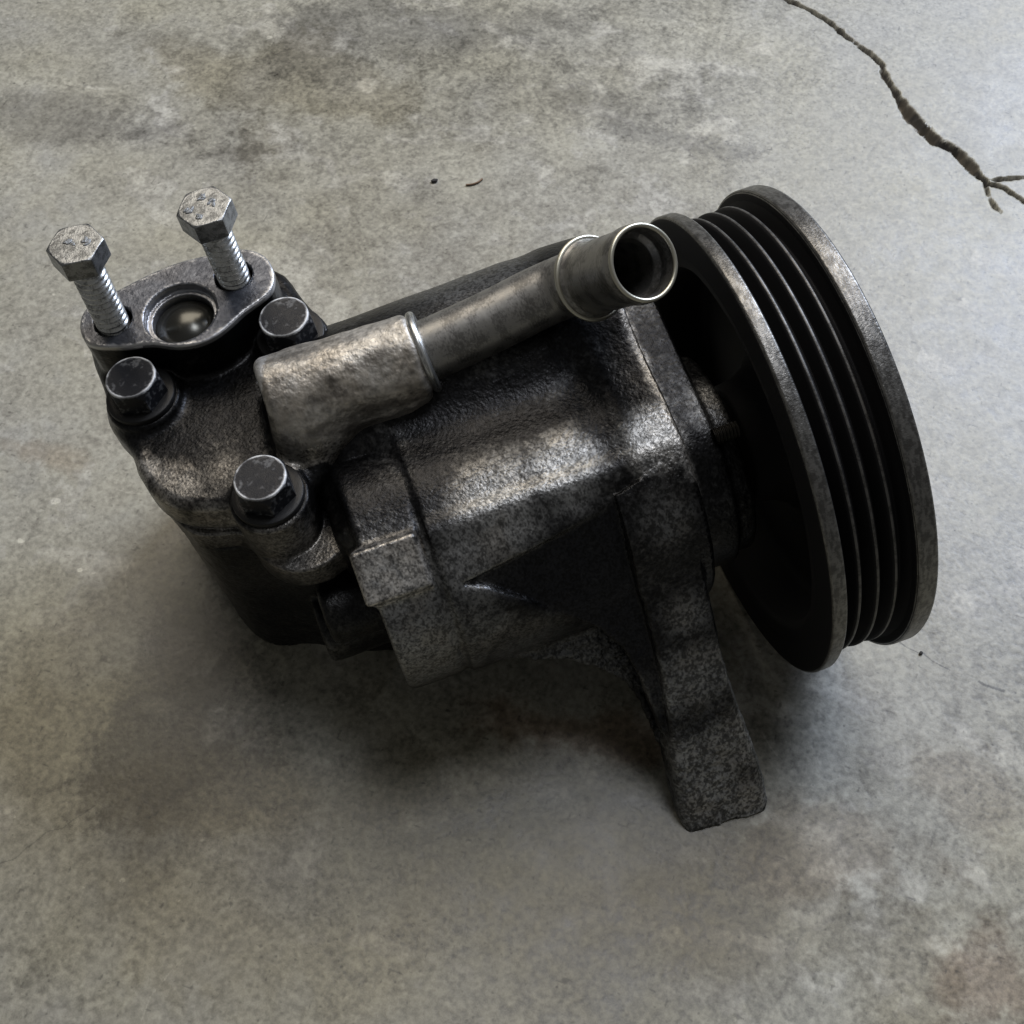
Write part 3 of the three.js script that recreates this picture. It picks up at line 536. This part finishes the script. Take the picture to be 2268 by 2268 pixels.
// --- outlet pipe
{
  const tipA = new THREE.Vector3(-28.5, 116, -30), dir = new THREE.Vector3(0.34, 0.725, 0.6).normalize();
  const pts = [[-84, 105.8, -32.2], [-72, 107.0, -31.5], [-60, 108.6, -31.6], [-48, 110.4, -32.0], [-40, 112.0, -32.3], [-34, 113.6, -31.8], [-29.5, 116.5, -29.8]].map(a => new THREE.Vector3(...a));
  const end = tipA.clone().addScaledVector(dir, 31);
  pts.push(tipA.clone().addScaledVector(dir, 8), tipA.clone().addScaledVector(dir, 18), end.clone());
  const curve = new THREE.CatmullRomCurve3(pts, false, 'centripetal'), L = curve.getLength(), nu = 56, nv = 150;
  const frames = curve.computeFrenetFrames(nv, false), pos = [], uv = [], idx = [], prof = s => {      // radius against the distance back from the mouth
    const b = L - s; let r = 7.9;
    r = mix(r, 8.9, sstep(26, 22, b)); r += 1.6 * Math.exp(-Math.pow((b - 24) / 1.1, 2)); r += 0.5 * Math.exp(-Math.pow((b - 3.0) / 2.0, 2)); return r;
  };
  const ring = (s, r, inner) => { const u = min(1, s / L), P = curve.getPointAt(u), k = min(nv, Math.round(u * nv)); for (let i = 0; i <= nu; i++) { const a = i / nu * Math.PI * 2; const q = P.clone().addScaledVector(frames.normals[k], r * Math.cos(a)).addScaledVector(frames.binormals[k], r * Math.sin(a)); pos.push(q.x / 1000, q.y / 1000, q.z / 1000); uv.push(i / nu * 2.4, s / 20); } };
  let rows = 0; for (let j = 0; j <= nv; j++) { ring(L * j / nv, prof(L * j / nv)); rows++; }
  for (let j = 0; j < rows - 1; j++) for (let i = 0; i < nu; i++) { const a = j * (nu + 1) + i; idx.push(a, a + 1, a + nu + 1, a + 1, a + nu + 2, a + nu + 1); }
  const mk = () => { const g = new THREE.BufferGeometry(); g.setAttribute('position', new THREE.Float32BufferAttribute(pos, 3)); g.setAttribute('uv', new THREE.Float32BufferAttribute(uv, 2)); g.setIndex(idx); g.computeVertexNormals(); return g; };
  const pipe = obj('outlet_pipe', mk(), M.pipe, pump, 'bent steel outlet pipe with an open mouth');
  // bore (inside wall) and bright lip
  pos.length = uv.length = idx.length = 0; rows = 0;
  for (let j = 0; j <= 60; j++) { const s = L - 60 * j / 60; ring(s, j < 2 ? 8.2 : j < 6 ? 7.9 : 6.9); rows++; }
  for (let j = 0; j < rows - 1; j++) for (let i = 0; i < nu; i++) { const a = j * (nu + 1) + i; idx.push(a, a + 1, a + nu + 1, a + 1, a + nu + 2, a + nu + 1); }
  obj('bore', mk(), M.pipe, pipe);
  const q = new THREE.Quaternion().setFromUnitVectors(new THREE.Vector3(0, 0, 1), curve.getTangentAt(1));
  const lip = new THREE.TorusGeometry(0.00865, 0.0006, 12, 72); lip.applyQuaternion(q); lip.translate(end.x / 1000, end.y / 1000, end.z / 1000); obj('lip', lip, M.pipeEdge, pipe);
  const bs = (L - 24) / L, bp = curve.getPointAt(bs), bq = new THREE.Quaternion().setFromUnitVectors(new THREE.Vector3(0, 0, 1), curve.getTangentAt(bs));
  const bead = new THREE.TorusGeometry(0.01005, 0.0007, 12, 72); bead.applyQuaternion(bq); bead.translate(bp.x / 1000, bp.y / 1000, bp.z / 1000); obj('bead', bead, M.pipeEdge, pipe, 'bright worn hose bead');
  const cq = new THREE.Quaternion().setFromUnitVectors(new THREE.Vector3(0, 0, 1), curve.getTangentAt(0.14));
  for (const [u, R, w, m] of [[0.158, 9.7, 1.2, M.thread]]) { const c = new THREE.TorusGeometry(R / 1000, w / 1000, 14, 72), P = curve.getPointAt(u); c.applyQuaternion(cq); c.translate(P.x / 1000, P.y / 1000, P.z / 1000); obj('collar', c, m, pipe); }
}

// --- pulley
{
  const lathe = (prof, n = 160) => { const g = new THREE.LatheGeometry(prof.map(a => new THREE.Vector2(a[1] / 1000, a[0] / 1000)), n), u = g.attributes.uv, q = g.attributes.position; for (let i = 0; i < u.count; i++) u.setXY(i, Math.round(u.getX(i) * n) / n * 17, (hyp(q.getX(i), q.getZ(i)) + q.getY(i)) * 42); g.rotateZ(-Math.PI / 2); g.translate(0, 0.065, 0); return g; };
  const pulley = new THREE.Group(); pulley.name = 'pulley'; pulley.userData.label = 'black grooved belt pulley with worn bright rims'; pump.add(pulley);
  // grooved drum and dished web
  obj('grooved_rim', lathe([[4.3, 62.5], [5.0, 60], [6.3, 57.3], [6.8, 57.3], [8.1, 61], [8.6, 61.7], [9.3, 61.7], [9.8, 61], [11.1, 57.3], [11.6, 57.3], [12.8, 61.1], [13.3, 61.8], [14.0, 61.8], [14.5, 61.1], [15.8, 57.3], [16.3, 57.3], [17.5, 61.2], [18.0, 61.9], [18.7, 61.9], [19.2, 61.2], [20.4, 58.4], [21.2, 59], [22.5, 63]]), M.pulley, pulley);
  const fi = obj('inner_flange', lathe([[0.0, 56], [0.0, 63.4], [0.4, 64.4], [0.9, 64.78], [3.9, 64.75], [4.4, 64.2], [4.6, 62], [4.4, 56.8]]), M.pulley, pulley);
  obj('worn_edge', lathe([[0.35, 64.3], [0.6, 64.75], [1.1, 65], [3.7, 64.95], [4.2, 64.6], [4.4, 64.1]]), M.rim, fi);
  const fo = obj('outer_flange', lathe([[22.2, 58], [22.3, 63.5], [22.7, 64.6], [23.2, 64.8], [27.3, 64.8], [28, 64.2], [28.1, 58], [28.1, 50]]), M.pulley, pulley);
  obj('worn_edge', lathe([[22.5, 64.2], [22.9, 64.9], [23.4, 65.02], [27.2, 65.02], [27.8, 64.7], [28.05, 64.0]]), M.rim, fo);
  obj('web', lathe([[0.05, 56.5], [0.4, 53], [2, 50.8], [13, 50], [15, 46], [15.5, 24], [13, 20], [8, 17.5], [3, 17], [2, 15], [2, 0]]), M.pulley, pulley);
  obj('web_back', lathe([[28, 50.5], [26, 49.5], [19, 49], [18, 46], [18, 14], [20, 12], [20, 0]]), M.pulley, pulley);
  const rib = new THREE.MeshStandardMaterial({ color: new THREE.Color().setRGB(0.13, 0.127, 0.123), roughness: 0.48, metalness: 0.75, map: steelTint });
  for (const [x, r] of [[8.95, 61.72], [13.65, 61.82], [18.35, 61.92]]) obj('rib_crest', lathe([[x - 0.42, r - 0.3], [x - 0.3, r + 0.05], [x + 0.3, r + 0.05], [x + 0.42, r - 0.3]]), rib, pulley);
  const scr = threadGeo(2.2, 0.35, 0.9, -6, 0.4); scr.rotateZ(-Math.PI / 2); scr.translate(-0.003, 0.0925, 0.0115); obj('set_screw', scr, new THREE.MeshStandardMaterial({ color: new THREE.Color().setRGB(0.03, 0.028, 0.024), roughness: 0.45, metalness: 0.8 }), pump);
  obj('shaft', lathe([[-14, 0], [-14, 14], [-6, 14], [-5, 10], [3, 10]], 64), M.pulley, pump);
}
// ------------------------------------------------------------------ small debris on the floor
const grit = new THREE.MeshStandardMaterial({ color: new THREE.Color().setRGB(0.03, 0.028, 0.026), roughness: 0.8 });
const straw = new THREE.MeshStandardMaterial({ color: new THREE.Color().setRGB(0.16, 0.10, 0.06), roughness: 0.8 });
function debris(name, label, category, px, py, geo, mat, turn, lift) {
  const q = floorPx(px, py), m = obj(name, geo, mat, scene); m.position.set(q[0] / 1000, lift, q[1] / 1000); m.rotation.y = turn; m.userData = { label, category };
}
const chip = (r, sx, sy, sz) => { const g = new THREE.IcosahedronGeometry(r, 1), a = g.attributes.position; for (let i = 0; i < a.count; i++) { const k = 0.75 + 0.5 * noise3(a.getX(i) * 1800, a.getY(i) * 1800, a.getZ(i) * 1800); a.setXYZ(i, a.getX(i) * k * sx, a.getY(i) * k * sy, a.getZ(i) * k * sz); } g.computeVertexNormals(); return g; };
const strand = (pts, r) => new THREE.TubeGeometry(new THREE.CatmullRomCurve3(pts.map(a => new THREE.Vector3(a[0] / 1000, a[1] / 1000, a[2] / 1000))), 24, r / 1000, 6);
debris('grit_chip', 'tiny black grit chip on the floor behind the pump housing', 'grit', 820, 343, chip(0.0011, 1.3, 0.6, 0.8), grit, 0.4, 0.0006);
debris('straw_bit', 'short curved brown straw bit lying beside the black grit chip', 'straw', 895, 346, strand([[-3.2, 0.3, 1.2], [-1, 0.4, 1.0], [1.5, 0.4, -0.2], [3, 0.3, -2]], 0.35), straw, 0, 0.0001);
debris('grit_chip_001', 'black crumb on the floor just below the outer pulley rim', 'grit', 1737, 1233, chip(0.0006, 1.2, 0.7, 1), grit, 1, 0.0003);
renderer.render(scene, camera);
